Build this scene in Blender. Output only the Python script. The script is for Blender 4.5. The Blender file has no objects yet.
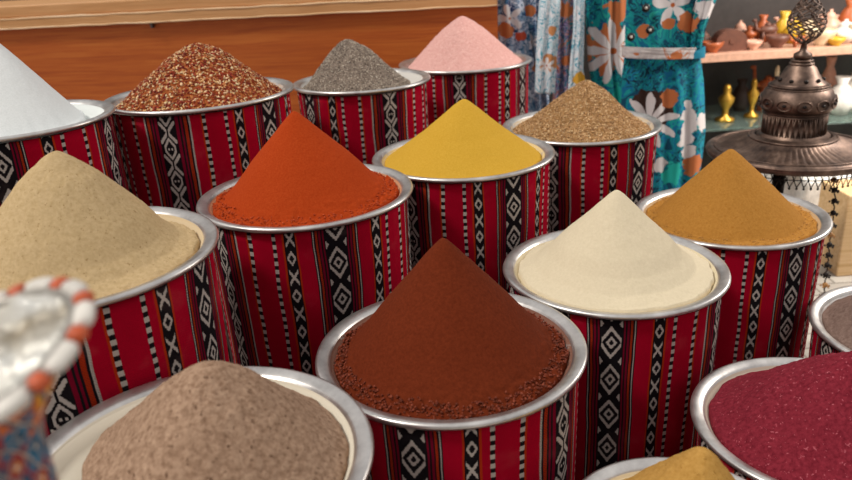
import bpy, math, random
from mathutils import Vector, noise
random.seed(7)
PI = math.pi
scene = bpy.context.scene
COL = scene.collection
H0 = 1.6                       # eye height above the floor

# ------------------------------------------------------------------ camera
F, PITCH, ROLL = 745.0, math.radians(21.5), math.radians(3.45)
r0 = Vector((1, 0, 0)); u0 = Vector((0, math.sin(PITCH), math.cos(PITCH)))
W = Vector((0, math.cos(PITCH), -math.sin(PITCH)))
RV = math.cos(ROLL) * r0 - math.sin(ROLL) * u0
UV = math.cos(ROLL) * u0 + math.sin(ROLL) * r0
cam_d = bpy.data.cameras.new('camera'); cam = bpy.data.objects.new('camera', cam_d); COL.objects.link(cam)
from mathutils import Matrix
M3 = Matrix((RV, UV, -W)).transposed()
cam.matrix_world = Matrix.Translation((0, 0, H0)) @ M3.to_4x4()
cam_d.sensor_width = 36; cam_d.lens = 36 * F / 852; cam_d.clip_start = .02
cam_d.dof.use_dof = True; cam_d.dof.focus_distance = 1.75; cam_d.dof.aperture_fstop = 3.4
scene.camera = cam

def ray(x, y): return W + RV * ((x - 426) / F) + UV * ((240 - y) / F)
def atY(x, y, Y):
    d = ray(x, y); return Vector((0, 0, H0)) + d * (Y / d.y)
def atZ(x, y, z):
    d = ray(x, y); return Vector((0, 0, H0)) + d * ((z - H0) / d.z)
def px(P):
    v = Vector(P) - Vector((0, 0, H0)); d = v.dot(W)
    return 426 + F * v.dot(RV) / d, 240 - F * v.dot(UV) / d

# ------------------------------------------------------------------ tagging
def tag(o, label=None, cat=None, group=None, kind=None):
    if label: o['label'] = label
    if cat: o['category'] = cat
    if group: o['group'] = group
    if kind: o['kind'] = kind
    return o
def empty(name, loc, label, cat, group=None, rz=0):
    o = bpy.data.objects.new(name, None); COL.objects.link(o)
    o.location = loc; o.rotation_euler = (0, 0, rz); o.empty_display_size = .05
    return tag(o, label, cat, group)

class MB:
    def __init__(s): s.v = []; s.f = []; s.m = []; s.uv = None
    def add(s, vs, fs, mi=0):
        b = len(s.v); s.v += [tuple(v) for v in vs]; s.f += [tuple(i + b for i in f) for f in fs]; s.m += [mi] * len(fs); return s
    def lathe(s, prof, n=64, c=(0, 0, 0), mi=0, rf=None, close=False):
        vs = []; k = len(prof)
        for i in range(n):
            a = 2 * PI * i / n
            for (r, z) in prof:
                q = r * (rf(a, r, z) if rf else 1)
                vs.append((c[0] + q * math.cos(a), c[1] + q * math.sin(a), c[2] + z))
        fs = []
        for i in range(n):
            j = (i + 1) % n
            for t in range(k if close else k - 1):
                u = (t + 1) % k
                fs.append((i * k + t, j * k + t, j * k + u, i * k + u))
        return s.add(vs, fs, mi)
    def box(s, lo, hi, mi=0, rot=None, org=(0, 0, 0)):
        vs = [(x, y, z) for x in (lo[0], hi[0]) for y in (lo[1], hi[1]) for z in (lo[2], hi[2])]
        if rot is not None: vs = [tuple(Vector(org) + rot @ (Vector(v) - Vector(org))) for v in vs]
        return s.add(vs, [(0, 1, 3, 2), (4, 6, 7, 5), (0, 4, 5, 1), (2, 3, 7, 6), (0, 2, 6, 4), (1, 5, 7, 3)], mi)
    def tube(s, pts, rad, n=8, mi=0, closed=False):
        pts = [Vector(p) for p in pts]; L = len(pts); vs = []
        up = Vector((0, 0, 1))
        for i, p in enumerate(pts):
            a = pts[(i - 1) % L] if (i > 0 or closed) else p
            b = pts[(i + 1) % L] if (i < L - 1 or closed) else p
            t = (b - a).normalized()
            ref = up if abs(t.dot(up)) < .95 else Vector((1, 0, 0))
            x = t.cross(ref).normalized(); y = t.cross(x)
            r = rad[i] if isinstance(rad, (list, tuple)) else rad
            vs += [tuple(p + x * r * math.cos(2 * PI * k / n) + y * r * math.sin(2 * PI * k / n)) for k in range(n)]
        fs = []
        for i in range(L if closed else L - 1):
            j = (i + 1) % L
            for k in range(n):
                k2 = (k + 1) % n
                fs.append((i * n + k, i * n + k2, j * n + k2, j * n + k))
        if not closed: fs += [tuple(range(n))[::-1], tuple(range((L - 1) * n, L * n))]
        return s.add(vs, fs, mi)
    def ball(s, c, r, mi=0, n=10, m=6, sc=(1, 1, 1)):
        vs = [(c[0], c[1], c[2] - r * sc[2])]
        for i in range(1, m):
            p = PI * i / m
            for k in range(n):
                a = 2 * PI * k / n
                vs.append((c[0] + r * sc[0] * math.sin(p) * math.cos(a), c[1] + r * sc[1] * math.sin(p) * math.sin(a), c[2] - r * sc[2] * math.cos(p)))
        vs.append((c[0], c[1], c[2] + r * sc[2])); fs = []
        for k in range(n): fs.append((0, 1 + (k + 1) % n, 1 + k))
        for i in range(m - 2):
            for k in range(n):
                a = 1 + i * n; fs.append((a + k, a + (k + 1) % n, a + n + (k + 1) % n, a + n + k))
        e = len(vs) - 1; a = 1 + (m - 2) * n
        for k in range(n): fs.append((a + k, a + (k + 1) % n, e))
        return s.add(vs, fs, mi)
    def build(s, name, mats, parent=None, smooth=True, loc=None):
        me = bpy.data.meshes.new(name); me.from_pydata(s.v, [], s.f)
        if not isinstance(mats, (list, tuple)): mats = [mats]
        for m in mats: me.materials.append(m)
        me.polygons.foreach_set('material_index', s.m)
        me.polygons.foreach_set('use_smooth', [smooth] * len(s.f))
        if s.uv:
            l = me.uv_layers.new(name='UVMap'); me_l = [c for f in s.uv for q in f for c in q]
            l.data.foreach_set('uv', me_l)
        me.update()
        o = bpy.data.objects.new(name, me); COL.objects.link(o)
        if parent: o.parent = parent
        if loc is not None: o.location = loc
        return o
def bevel(o, w=.004, seg=2, ang=35):
    b = o.modifiers.new('bevel', 'BEVEL'); b.width = w; b.segments = seg; b.limit_method = 'ANGLE'; b.angle_limit = math.radians(ang)
    return o
def fixn(o):
    import bmesh
    bm = bmesh.new(); bm.from_mesh(o.data); bmesh.ops.recalc_face_normals(bm, faces=bm.faces); bm.to_mesh(o.data); bm.free(); return o

# ------------------------------------------------------------------ materials
def lin(h):
    if isinstance(h, str):
        h = h.lstrip('#'); c = [int(h[i:i + 2], 16) / 255 for i in (0, 2, 4)]
    else: c = [x / 255 for x in h]
    return tuple(x / 12.92 if x <= .04045 else ((x + .055) / 1.055) ** 2.4 for x in c) + (1,)

class NT:
    """tiny expression builder over a material's node tree"""
    def __init__(s, name):
        s.mat = bpy.data.materials.new(name); s.mat.use_nodes = True
        s.t = s.mat.node_tree; s.b = s.t.nodes['Principled BSDF']; s.n = s.t.nodes.new
    def L(s, a, b): s.t.links.new(a, b)
    def put(s, sock, v):
        if isinstance(v, E_): v = v.s
        if hasattr(v, 'links') or hasattr(v, 'is_linked'): s.L(v, sock)
        else: sock.default_value = v
    def m(s, op, a, b=0.0, c=0.0, clamp=False):
        n = s.n('ShaderNodeMath'); n.operation = op; n.use_clamp = clamp
        s.put(n.inputs[0], a); s.put(n.inputs[1], b)
        if op in ('MULTIPLY_ADD', 'COMPARE', 'SMOOTH_MIN', 'SMOOTH_MAX', 'PINGPONG'): s.put(n.inputs[2], c)
        return E_(s, n.outputs[0])
    def mix(s, f, a, b, mode='MIX'):
        n = s.n('ShaderNodeMix'); n.data_type = 'RGBA'; n.blend_type = mode
        s.put(n.inputs[0], f); s.put(n.inputs[6], a); s.put(n.inputs[7], b); return n.outputs[2]
    def coord(s, which='Object'): return s.n('ShaderNodeTexCoord').outputs[which]
    def mapping(s, v, scale=(1, 1, 1), rot=(0, 0, 0), loc=(0, 0, 0)):
        n = s.n('ShaderNodeMapping'); s.L(v, n.inputs[0]); n.inputs['Scale'].default_value = scale
        n.inputs['Rotation'].default_value = rot; n.inputs['Location'].default_value = loc; return n.outputs[0]
    def sep(s, v):
        n = s.n('ShaderNodeSeparateXYZ'); s.L(v, n.inputs[0]); return [E_(s, o) for o in n.outputs]
    def noise(s, v, scale, detail=3, rough=.5, dist=0):
        n = s.n('ShaderNodeTexNoise'); s.L(v, n.inputs['Vector']); n.inputs['Scale'].default_value = scale
        n.inputs['Detail'].default_value = detail; n.inputs['Roughness'].default_value = rough; n.inputs['Distortion'].default_value = dist
        return E_(s, n.outputs['Fac'])
    def ramp(s, f, stops, interp='LINEAR'):
        n = s.n('ShaderNodeValToRGB'); cr = n.color_ramp; cr.interpolation = interp
        s.put(n.inputs[0], f)
        while len(cr.elements) < len(stops): cr.elements.new(.5)
        for e, (p, c) in zip(cr.elements, stops): e.position = p; e.color = c
        return n.outputs[0]
    def bump(s, h, strength=.3, dist=.002):
        n = s.n('ShaderNodeBump'); s.put(n.inputs['Height'], h); n.inputs['Strength'].default_value = strength
        n.inputs['Distance'].default_value = dist; s.L(n.outputs[0], s.b.inputs['Normal'])
    def fin(s, col=None, rough=.6, metal=0, spec=None, **k):
        if col is not None: s.put(s.b.inputs['Base Color'], col)
        s.put(s.b.inputs['Roughness'], rough); s.put(s.b.inputs['Metallic'], metal)
        if spec is not None: s.b.inputs['Specular IOR Level'].default_value = spec
        for a, v in k.items(): s.put(s.b.inputs[a.replace('_', ' ')], v)
        return s.mat
class E_:
    def __init__(s, nt, sock): s.nt = nt; s.s = sock
    def _b(s, op, o, rev=False): return s.nt.m(op, o, s) if rev else s.nt.m(op, s, o)
    def __add__(s, o): return s._b('ADD', o)
    __radd__ = __add__
    def __sub__(s, o): return s._b('SUBTRACT', o)
    def __rsub__(s, o): return s._b('SUBTRACT', o, True)
    def __mul__(s, o): return s._b('MULTIPLY', o)
    __rmul__ = __mul__
    def __truediv__(s, o): return s._b('DIVIDE', o)
    def __lt__(s, o): return s._b('LESS_THAN', o)
    def __gt__(s, o): return s._b('GREATER_THAN', o)
    def abs(s): return s.nt.m('ABSOLUTE', s)
    def floor(s): return s.nt.m('FLOOR', s)
    def frac(s): return s.nt.m('FRACT', s)
    def ping(s, v): return s.nt.m('PINGPONG', s, v)
    def mx(s, o): return s._b('MAXIMUM', o)
    def mn(s, o): return s._b('MINIMUM', o)

# --- woven sadu cloth -------------------------------------------------------
RED, ORG, BLK, DRD, WHT = lin('#ad0628'), lin('#b23414'), lin('#1d191c'), lin('#7a0c28'), lin('#bfb5ad')
def fabric_mat():
    t = NT('sadu_striped_cloth'); uvn = t.coord('UV'); U, V, _ = t.sep(uvn)
    obj = t.coord('Object')
    wob = (t.noise(obj, 7, 2) - .5) * .012
    S = 1 / .00050
    su = (U + wob) * S                                 # pattern units
    x = su.ping(640)                                   # 0 = centre of band A, 640 = centre of band B
    xq = ((x / 5).floor() + .5) * 5
    vq = ((V / .0022).floor() + .5) * .0022
    stops = [(0, BLK), (54, DRD), (62, BLK), (69, DRD), (79, BLK), (85, ORG), (95, BLK), (101, WHT), (107, BLK), (111, RED),
             (181, ORG), (190, BLK), (244, ORG), (253, RED), (410, RED), (430, ORG), (440, RED),
             (500, WHT), (508, BLK), (519, ORG), (537, BLK), (547, DRD), (557, BLK), (567, DRD), (584, BLK)]
    base = t.ramp(x / 640, [(p / 640, c) for p, c in stops], 'CONSTANT')
    # dashed lines: black band with white squares
    dash_v = (V / .021).frac() < .52
    d1 = ((x - 296).abs() < 9.5); d2 = ((x - 420).abs() < 10.5)
    dl = d1.mx(d2)
    # band A : nested diamonds with side triangles
    P = .098
    sA = ((vq / P).frac() - .5).abs() * 2              # 0 at diamond centre, 1 between
    tA = xq / 54
    sm = tA * .78 + sA
    ring = (sm > .64).mn(sm < .88).mn(tA < .86)
    core = (sm > .17).mn(sm < .36)
    tri = (sA > .80).mn(tA > .62).mn((tA * .9 - sA * -1.0) > 1.58).mn(tA < .93)
    mA = ring.mx(core).mx(tri).mn(x < 52)
    # band B : hexagon outlines joined by crossing arms, small dots
    xb = 640 - xq; tB = xb / 56
    sB = ((vq / P).frac() - .5).abs() * 2
    hexa = tB * .8 + sB
    ringB = (hexa > .47).mn(hexa < .70).mn(tB < .62)
    edgeB = (tB > .44).mn(tB < .62).mn(sB < .22)
    arm = ((tB * .72 - (1 - sB)).abs() < .14).mn(tB < .9).mn(sB > .33).mn(tB > .08)
    dot = (tB < .30).mn(tB > .10).mn(sB < .07)
    mB = ringB.mx(edgeB).mx(arm).mx(dot).mn((640 - x) < 53)
    # narrow band : zigzags crossing to a chain of X and O
    xn = ((x - 217).abs() / 4).floor() * 4 + 2
    tN = xn / 27
    sN = ((vq / (P * .5)).frac() - .5).abs() * 2
    par = ((vq / (P * .5)).floor() * .5).frac() > .25
    oM = ((tN * .9 + sN - .62).abs() < .19)
    xM = ((tN * .85 - sN).abs() < .21)
    mN = par * oM + (1 - par) * xM
    mN = mN.mn((x - 217).abs() < 21)
    w = mA.mx(mB).mx(mN)
    # twisted white lines: broken by tiny diagonal gaps
    col = t.mix(dl, base, BLK); col = t.mix(dl.mn(dash_v), col, WHT); col = t.mix(w, col, WHT)
    twist = ((V * 180 + su * .09).frac() < .30).mn((x > 101).mn(x < 107).mx((x > 500).mn(x < 508)).mx((x > 85).mn(x < 95)).mx((x > 519).mn(x < 537)))
    col = t.mix(twist * .75, col, BLK)
    # twill weave: fine diagonal, and worn patches
    tw = ((V * 260 + su * .10).frac() - .5).abs() * 2
    wear = t.noise(obj, 9, 4, .6)
    col = t.mix(.36, col, t.ramp(tw, [(0, (.35, .35, .35, 1)), (1, (1, 1, 1, 1))]), 'MULTIPLY')
    col = t.mix((wear - .56) * .35, col, lin('#b98f86'))
    col = t.mix(.45, col, t.ramp(wear, [(.3, (.6, .55, .6, 1)), (.65, (1, 1, 1, 1))]), 'MULTIPLY')
    t.bump(tw * .6 + t.noise(obj, 12, 3) * 3, .5, .0012)
    return t.fin(col, 1.0, spec=.04)
FAB = fabric_mat()

def metal_mat(R=None, dust=None, amount=.5):
    t = NT('brushed_aluminium'); o = t.coord('Object')
    n = t.noise(o, 14, 5, .6); n2 = t.noise(t.mapping(o, (1, 1, 1)), 120, 3)
    col = t.ramp(n, [(.3, lin('#aaa5a3')), (.7, lin('#dedad7'))])
    rough = n * .25 + .22; met = .9
    if R:
        x, y, z = t.sep(o); r = t.m('SQRT', x * x + y * y)
        inner = r < (R - .030)
        dn = t.noise(o, 55, 5, .7) + t.noise(o, 9, 3) * .6
        mk = inner.mn(t.m('MULTIPLY', dn - (1.05 - amount * .6), 6, clamp=True))
        col = t.mix(mk, col, lin(dust)); rough = mk * .6 + rough; met = (1 - mk) * .9
    t.bump(n2 + n * 2, .12, .001)
    return t.fin(col, rough, met)

def powder_mat(name, c1, c2, fine=220, rough=.95, bump=.5, c3=None, streak=0, bd=.0015):
    t = NT(name); o = t.coord('Object')
    a = t.noise(o, fine, 4, .75); b = t.noise(o, 11, 4, .6)
    col = t.ramp(a, [(.34, lin(c1)), (.66, lin(c2))])
    if c3:
        d = t.noise(o, fine * .9, 2, .9)
        col = t.mix(d > .66, col, lin(c3))
    col = t.mix((b - .35) * .5, col, lin(c1))
    t.bump(a + b * 1.5, bump, bd)
    return t.fin(col, rough, spec=.08)
def grain_mat(name, cols):
    t = NT(name); g = t.n('ShaderNodeNewGeometry')
    n = len(cols)
    col = t.ramp(g.outputs['Random Per Island'], [(i / n, lin(c)) for i, c in enumerate(cols)], 'CONSTANT')
    return t.fin(col, .7, spec=.3)
def plain(name, c, rough=.6, metal=0, var=.25, scale=30, bump=.2, **k):
    t = NT(name); o = t.coord('Object'); a = t.noise(o, scale, 4, .6)
    base = lin(c); dk = tuple(v * (1 - var) for v in base[:3]) + (1,)
    t.bump(a, bump, .001)
    return t.fin(t.ramp(a, [(.35, dk), (.65, base)]), rough, metal, **k)

# ------------------------------------------------------------------ the floor and walls
def floor_mat():
    t = NT('stone_paving'); o = t.coord('Object')
    b = t.n('ShaderNodeTexBrick'); t.L(o, b.inputs['Vector']); b.inputs['Scale'].default_value = 2.2
    b.inputs['Color1'].default_value = lin('#b9b2a8'); b.inputs['Color2'].default_value = lin('#aaa298'); b.inputs['Mortar'].default_value = lin('#7d756c')
    b.inputs['Mortar Size'].default_value = .012
    n = t.noise(o, 9, 5)
    return t.fin(t.mix((n - .4) * .5, b.outputs['Color'], lin('#8e867c')), .8)
f = MB().box((-5, -2.5, -.1), (7, 7.2, 0)).build('floor', floor_mat(), smooth=False); tag(f, kind='structure')
dark = plain('shaded_shop_wall', '#3d3634', .9)  # dark base colour paints in the shade of the unlit interior
wb = MB().box((-5, 7.0, 0), (7, 7.2, 3.4)).build('wall_back', dark, smooth=False); tag(wb, kind='structure')

# ------------------------------------------------------------------ drums, trays, mounds
#   name : x, y, rim z, tray radius, pixel of band centre, +0/1 (A/B)
SP = {
 'white':  (-1.087, 1.997, 1.233, .26),
 'flakes': (-.689, 2.393, 1.207, .295),
 'pepper': (-.205, 2.83, 1.148, .26),
 'pink':   (.215, 3.295, 1.127, .29),
 'husk':   (.577, 2.616, .979, .28),
 'yellow': (.129, 2.232, 1.001, .28),
 'orange': (-.306, 1.873, 1.019, .28),
 'beige':  (-.694, 1.362, 1.082, .28),
 'gold':   (.925, 2.117, .794, .28),
 'cream':  (.472, 1.732, .817, .28),
 'brown':  (.037, 1.360, .825, .28),
 'taupe':  (-.368, .927, .904, .27),
 'maroon': (.797, 1.278, .642, .26),
 'grey':   (1.305, 1.717, .589, .28),
 'ochre':  (.40, .98, .658, .20),
}
HALF = 640 * .00050
PHASE = {'white': (-2, 155, 0), 'flakes': (165, 114, 1), 'pepper': (390, 93, 1), 'pink': (459, 76, 1), 'husk': (641, 141, 0),
         'yellow': (514, 181, 0), 'orange': (336, 231, 0), 'beige': (200, 268, 0), 'gold': (798, 250, 0), 'cream': (612, 328, 0),
         'brown': (411, 430, 0)}
TL = {'white': 'white powder', 'flakes': 'chilli flakes', 'pepper': 'grey crushed seeds', 'pink': 'pink salt',
      'husk': 'tan husks', 'yellow': 'yellow powder', 'orange': 'orange-red powder', 'beige': 'sandy beige powder',
      'gold': 'golden ochre powder', 'cream': 'cream powder', 'brown': 'dark brown powder', 'taupe': 'grey-brown powder',
      'maroon': 'maroon powder', 'grey': 'grey-brown grounds', 'ochre': 'ochre powder'}
DR = {'white': 'at the left edge', 'flakes': 'in the back row', 'pepper': 'behind the orange mound', 'pink': 'farthest back',
      'husk': 'before the teal dress', 'yellow': 'behind the brown mound', 'orange': 'between beige and yellow',
      'beige': 'behind the foil-topped vase', 'gold': 'before the bronze lantern', 'cream': 'between brown and ochre',
      'brown': 'at the centre front', 'taupe': 'in the lower left', 'maroon': 'in the lower right',
      'grey': 'at the right edge', 'ochre': 'at the bottom edge'}

def make_drum(k):
    X, Y, Z, R = SP[k]; rt = R - .016; rb = rt - .022; hgt = Z - .016
    # which angle shows the chosen stripe
    ph = 0.0
    if k in PHASE:
        tx, ty, half = PHASE[k]; best = None
        for i in range(720):
            a = -PI + PI * i / 720                      # camera-facing side (negative y)
            qx, qy = px((X + rt * math.cos(a), Y + rt * math.sin(a), Z - .03))
            e = abs(qx - tx)
            if best is None or e < best[0]: best = (e, a)
        ph = half * HALF - best[1] * rt
    else: ph = random.uniform(0, 1)
    root = empty('spice_drum', (X, Y, 0), 'red striped cloth-covered drum under the ' + TL[k] + ' ' + DR[k], 'drum', 'cloth-wrapped spice drums')
    n, m = 144, 40; vs = []; sd = random.uniform(0, 50)
    for i in range(n + 1):
        a = -1.5 * PI + 2 * PI * i / n + PI / 2 * 2 - PI / 2 + PI      # seam at the back
        a = PI / 2 + 2 * PI * i / n
        for j in range(m + 1):
            q = j / m; z = hgt * (1 - q); r = rt + (rb - rt) * q
            ca, sa = math.cos(a), math.sin(a)
            w = noise.noise(Vector((ca * 2.3 + sd, sa * 2.3, z * 1.1))) * .006 * min(1, q * 6 + .1)
            w += noise.noise(Vector((ca * 7 + sd, sa * 7, z * 3.5))) * .0025 * min(1, q * 6 + .1)
            if j == 0: z -= .004 * abs(noise.noise(Vector((ca * 3, sa * 3, sd))))
            vs.append(((r + w) * ca, (r + w) * sa, z))
    fs = []; uv = []
    for i in range(n):
        for j in range(m):
            a, b = i * (m + 1) + j, (i + 1) * (m + 1) + j
            fs.append((a, a + 1, b + 1, b))
            def U(ii, jj):
                ang = PI / 2 + 2 * PI * ii / n - 2 * PI
                return (ang * rt + ph + 20 * HALF, hgt * (1 - jj / m) + sd * .01)
            uv.append([U(i, j), U(i, j + 1), U(i + 1, j + 1), U(i + 1, j)])
    mb = MB().add(vs, fs); mb.uv = uv
    c = mb.build('fabric_cover', FAB, root); s = c.modifiers.new('solid', 'SOLIDIFY'); s.thickness = .004; s.offset = -1
    ri = rt - .012
    b = MB().lathe([(0, 0.002), (rb - .016, .002), (ri, hgt - .002), (ri - .004, hgt - .006), (ri - .030, hgt - .045), (0, hgt - .046)], 72).build('drum_body', TIN, root)
    return root
TIN = plain('dark_tin', '#5a5350', .5, .6)

DUST = {'white': ('#dfe2e0', 1.0), 'flakes': ('#c0a894', .5), 'pepper': ('#cfcac4', .9), 'pink': ('#d9b8b0', .3), 'husk': ('#c9b79c', .7), 'yellow': ('#d8c08c', .8),
        'orange': ('#c08a66', 1.3), 'beige': ('#cdb896', 1.3), 'gold': ('#c0a078', 1.0), 'cream': ('#d6c8aa', 1.5), 'brown': ('#7d5444', .9),
        'taupe': ('#d9d0be', 2.2), 'maroon': ('#b8a898', 1.2), 'grey': ('#a0958c', .4), 'ochre': ('#d8c8a6', 1.8)}  # taupe: cream dust, with sunlight on the tray floor painted into it
def make_tray(k):
    X, Y, Z, R = SP[k]
    prof = [(0, -.048), (R - .060, -.047), (R - .046, -.034), (R - .034, -.013), (R - .024, -.0085), (R - .006, -.0085), (R - .002, -.010), (R, -.005),
            (R - .002, .0), (R - .007, .0015), (R - .015, -.0005), (R - .024, -.0025), (R - .028, -.0055), (R - .033, -.013), (R - .044, -.031), (R - .056, -.041), (0, -.042)]
    sd = random.uniform(0, 9)
    def rf(a, r, z): return 1 + .0035 * math.sin(2 * a + sd) * (r / R) + .0015 * math.sin(5 * a + sd * 3)
    o = MB().lathe(prof, 128, rf=rf).build('metal_tray', metal_mat(R, *DUST[k]), loc=(X, Y, Z)); fixn(o)
    tag(o, 'round aluminium tray filled with ' + TL[k] + ' ' + DR[k], 'tray', 'aluminium spice trays')
    return o

def mound(k, apex, name, label, mat, prof, tip=.06, rr=None, amp=.002, coarse=.004, base=-.018, skew=0, cut=None, crumb=0, grains=None, kind_='spice', rfill=.0, cavity=None):
    """prof: [(s, h)] with s from the apex (0) to the tray wall (1), h share of the height"""
    X, Y, Z, R = SP[k]; Rp = R - .0335 - rfill
    ap = atY(apex[0], apex[1], Y); H = ap.z - (Z + base); ax = ap.x - X
    def h(s):
        s2 = math.sqrt(s * s + tip * tip) - tip * (1 - min(1, s * 2)) if s < .5 else s + 0
        s2 = s if tip <= 0 else (math.sqrt(s * s + tip * tip) - tip * max(0, 1 - s))
        s2 = min(1, s2)
        for (a, b) in zip(prof, prof[1:]):
            if s2 <= b[0]:
                t = (s2 - a[0]) / (b[0] - a[0]); return a[1] + (b[1] - a[1]) * t
        return prof[-1][1]
    n, m = 200, 80; vs = []; sd = random.uniform(0, 99)
    ay = skew
    def pt(s, a, lift=0):
        ca, sa = math.cos(a), math.sin(a)
        vary = max(0, (s - .55) / .45) ** 2
        rb = Rp * (1 + vary * .014 * noise.noise(Vector((ca * 2.5, sa * 2.5, sd))) + vary * (.026 * noise.noise(Vector((ca * 9, sa * 9, sd))) - .012))
        if cut: rb *= 1 - cut[1] * math.exp(-(((a - math.radians(cut[0]) + PI) % (2 * PI) - PI) / cut[2]) ** 2)
        sh = s * (1 + .03 * s * s * s * noise.noise(Vector((ca * 1.7, sa * 1.7, sd + 5))))
        x = ax * (1 - s) + rb * ca * s; y = ay * (1 - s) + rb * sa * s
        e = min(1, s * 6) * (1 if s < .93 else max(.0, (1 - s) / .07) * .8 + .2)
        d = noise.noise(Vector((x * 14 + sd, y * 14, 0))) * coarse + noise.noise(Vector((x * 70, y * 70 + sd, 2))) * amp
        d += noise.noise(Vector((x * 170, y * 170 + sd, 7))) * amp * .6
        if crumb and s > .72:
            q = (s - .72) / .28; d += crumb * q * abs(noise.noise(Vector((x * 95, y * 95, sd)))) * 2
        z = base + H * h(min(1, sh)) + d * (e * .9 + .1)
        if s > .985: z = -.036 if s > .995 else base - .006
        return Vector((x, y, z + lift))
    for i in range(n):
        a = 2 * PI * i / n
        for j in range(m + 1):
            s = (j / m) ** .9 if j else .0
            vs.append(pt(s, a))
    fs = []
    for i in range(n):
        b = (i + 1) % n
        for j in range(m): fs.append((i * (m + 1) + j, i * (m + 1) + j + 1, b * (m + 1) + j + 1, b * (m + 1) + j))
    # closed underside resting in the tray
    mb = MB().add(vs, fs)
    k0 = len(mb.v); mb.v.append((0, 0, -.0415)); rim = []
    for i in range(n):
        a = 2 * PI * i / n; p_ = Vector(vs[i * (m + 1) + m]); mb.v.append((p_.x * .93, p_.y * .93, -.0415))
    for i in range(n):
        b = (i + 1) % n
        mb.f.append((i * (m + 1) + m, k0 + 1 + i, k0 + 1 + b, b * (m + 1) + m)); mb.m.append(0)
        mb.f.append((k0, k0 + 1 + b, k0 + 1 + i)); mb.m.append(0)
    mats = [mat]
    if grains:
        N, ln, wd, th, gm = grains[:5]; s0 = grains[5] if len(grains) > 5 else 0; mats.append(gm)
        for q in range(N):
            s = math.sqrt(random.uniform(s0 * s0, 1)); a = random.uniform(0, 2 * PI)
            if s > .985: continue
            p = pt(s, a, random.uniform(0, .0022))
            l = ln * random.uniform(.5, 1.25); w_ = wd * random.uniform(.6, 1.3)
            # lie roughly along the slope
            p2 = pt(min(1, s + .01), a); p3 = pt(s, a + .03)
            e1 = (p2 - pt(s, a)).normalized(); e2 = (p3 - pt(s, a)); e2 = e2.normalized() if e2.length > 1e-6 else Vector((1, 0, 0))
            g = random.uniform(0, 2 * PI); tt = random.uniform(-.5, .5)
            nn = e1.cross(e2).normalized()
            u = (e1 * math.cos(g) + e2 * math.sin(g)) ; u = (u + nn * tt).normalized()
            v = nn.cross(u).normalized(); v = (v + nn * random.uniform(-.6, .6)).normalized(); c = u.cross(v).normalized()
            mb.add([p + u * l, p + v * w_ , p - u * l, p - v * w_, p + c * th, p - c * th],
                   [(0, 1, 4), (1, 2, 4), (2, 3, 4), (3, 0, 4), (1, 0, 5), (2, 1, 5), (3, 2, 5), (0, 3, 5)], 1)
    o = mb.build(name, mats, loc=(X, Y, Z)); fixn(o)
    tag(o, label, 'spice', 'heaped spice mounds', 'stuff'); return o

for k in SP: make_drum(k); make_tray(k)

lin_p = [(0, 1), (1, .0)]
mound('white', (-12, 36), 'white_powder_mound', 'smooth white powder heaped in a cone, cut by the left edge of the photo, in the back row',
      powder_mat('white_powder', '#d9dcdc', '#e6e8e8', bump=.25), [(0, 1), (.93, .03), (1, 0)], .04, coarse=.002, amp=.0008, cut=(20, .20, .8))
mound('flakes', (197, 44), 'chilli_flake_mound', 'coarse red and tan chilli flakes heaped in a rounded cone before the wooden counter',
      powder_mat('chilli_base', '#7a2a14', '#b06a3a', 90), [(0, 1), (.25, .80), (.5, .52), (.75, .24), (.93, .03), (1, 0)], .16, coarse=.008, amp=.004,
      grains=(8500, .0066, .0042, .0014, grain_mat('chilli_flakes', ['#8e2c17', '#d6a56e', '#a8441f', '#ecc79c', '#7b2115', '#b9713a', '#e0c79a', '#9c3a1c', '#c47b48', '#6f1c12'])))
mound('pepper', (347, 40), 'ground_seed_mound', 'grey speckled crushed seeds heaped in a low rounded cone behind the orange mound',
      powder_mat('seed_base', '#6f6259', '#948578', 90), [(0, 1), (.3, .76), (.6, .40), (.9, .04), (1, 0)], .12, coarse=.006, amp=.003, cut=(15, .22, .7),
      grains=(9000, .0038, .0022, .0012, grain_mat('seed_grains', ['#968779', '#b3a495', '#6a5c53', '#c8b9a8', '#83756a', '#a39486', '#4c413c', '#d2c5b5', '#938475'])))
mound('pink', (462, 16), 'pink_salt_mound', 'pale pink salt heaped in a tall cone, the farthest mound, by the hanging dresses',
      powder_mat('pink_salt', '#cf9790', '#e2b3aa', 120, bump=.8, c3='#efc9c0', bd=.003), [(0, 1), (.3, .74), (.95, .04), (1, 0)], .09, coarse=.003, amp=.0025)
mound('husk', (587, 81), 'seed_husk_mound', 'coarse tan seed husks heaped in a cone in front of the teal dress',
      powder_mat('husk_base', '#8d6a46', '#b08a60', 90), [(0, 1), (.25, .76), (.55, .38), (.8, .13), (.97, .0), (1, 0)], .10, coarse=.006, amp=.003,
      grains=(9500, .0072, .0020, .0013, grain_mat('husk_grains', ['#bd9163', '#d2ab7c', '#a27843', '#e2c296', '#b28350', '#7f5a38', '#caa072', '#bd9268'])))
mound('yellow', (464, 99), 'yellow_powder_mound', 'bright yellow powder heaped in a smooth broad cone in the middle of the display',
      powder_mat('turmeric', '#c0942e', '#cda23f', bump=.3), [(0, 1), (.5, .46), (.96, .03), (1, 0)], .05, coarse=.002, amp=.0008)
mound('orange', (294, 111), 'orange_powder_mound', 'vivid orange-red powder heaped in a sharp cone between beige and yellow mounds',
      powder_mat('paprika', '#a0360f', '#b0441a', bump=.4), [(0, 1), (.5, .475), (.80, .12), (.86, .05), (1, .02)], .03, coarse=.0025, amp=.001, crumb=.014, grains=(1000, .0030, .0028, .0020, grain_mat('paprika_crumbs', ['#b0441a', '#a43b12', '#bc4f22', '#ac4016']), .84))
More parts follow.
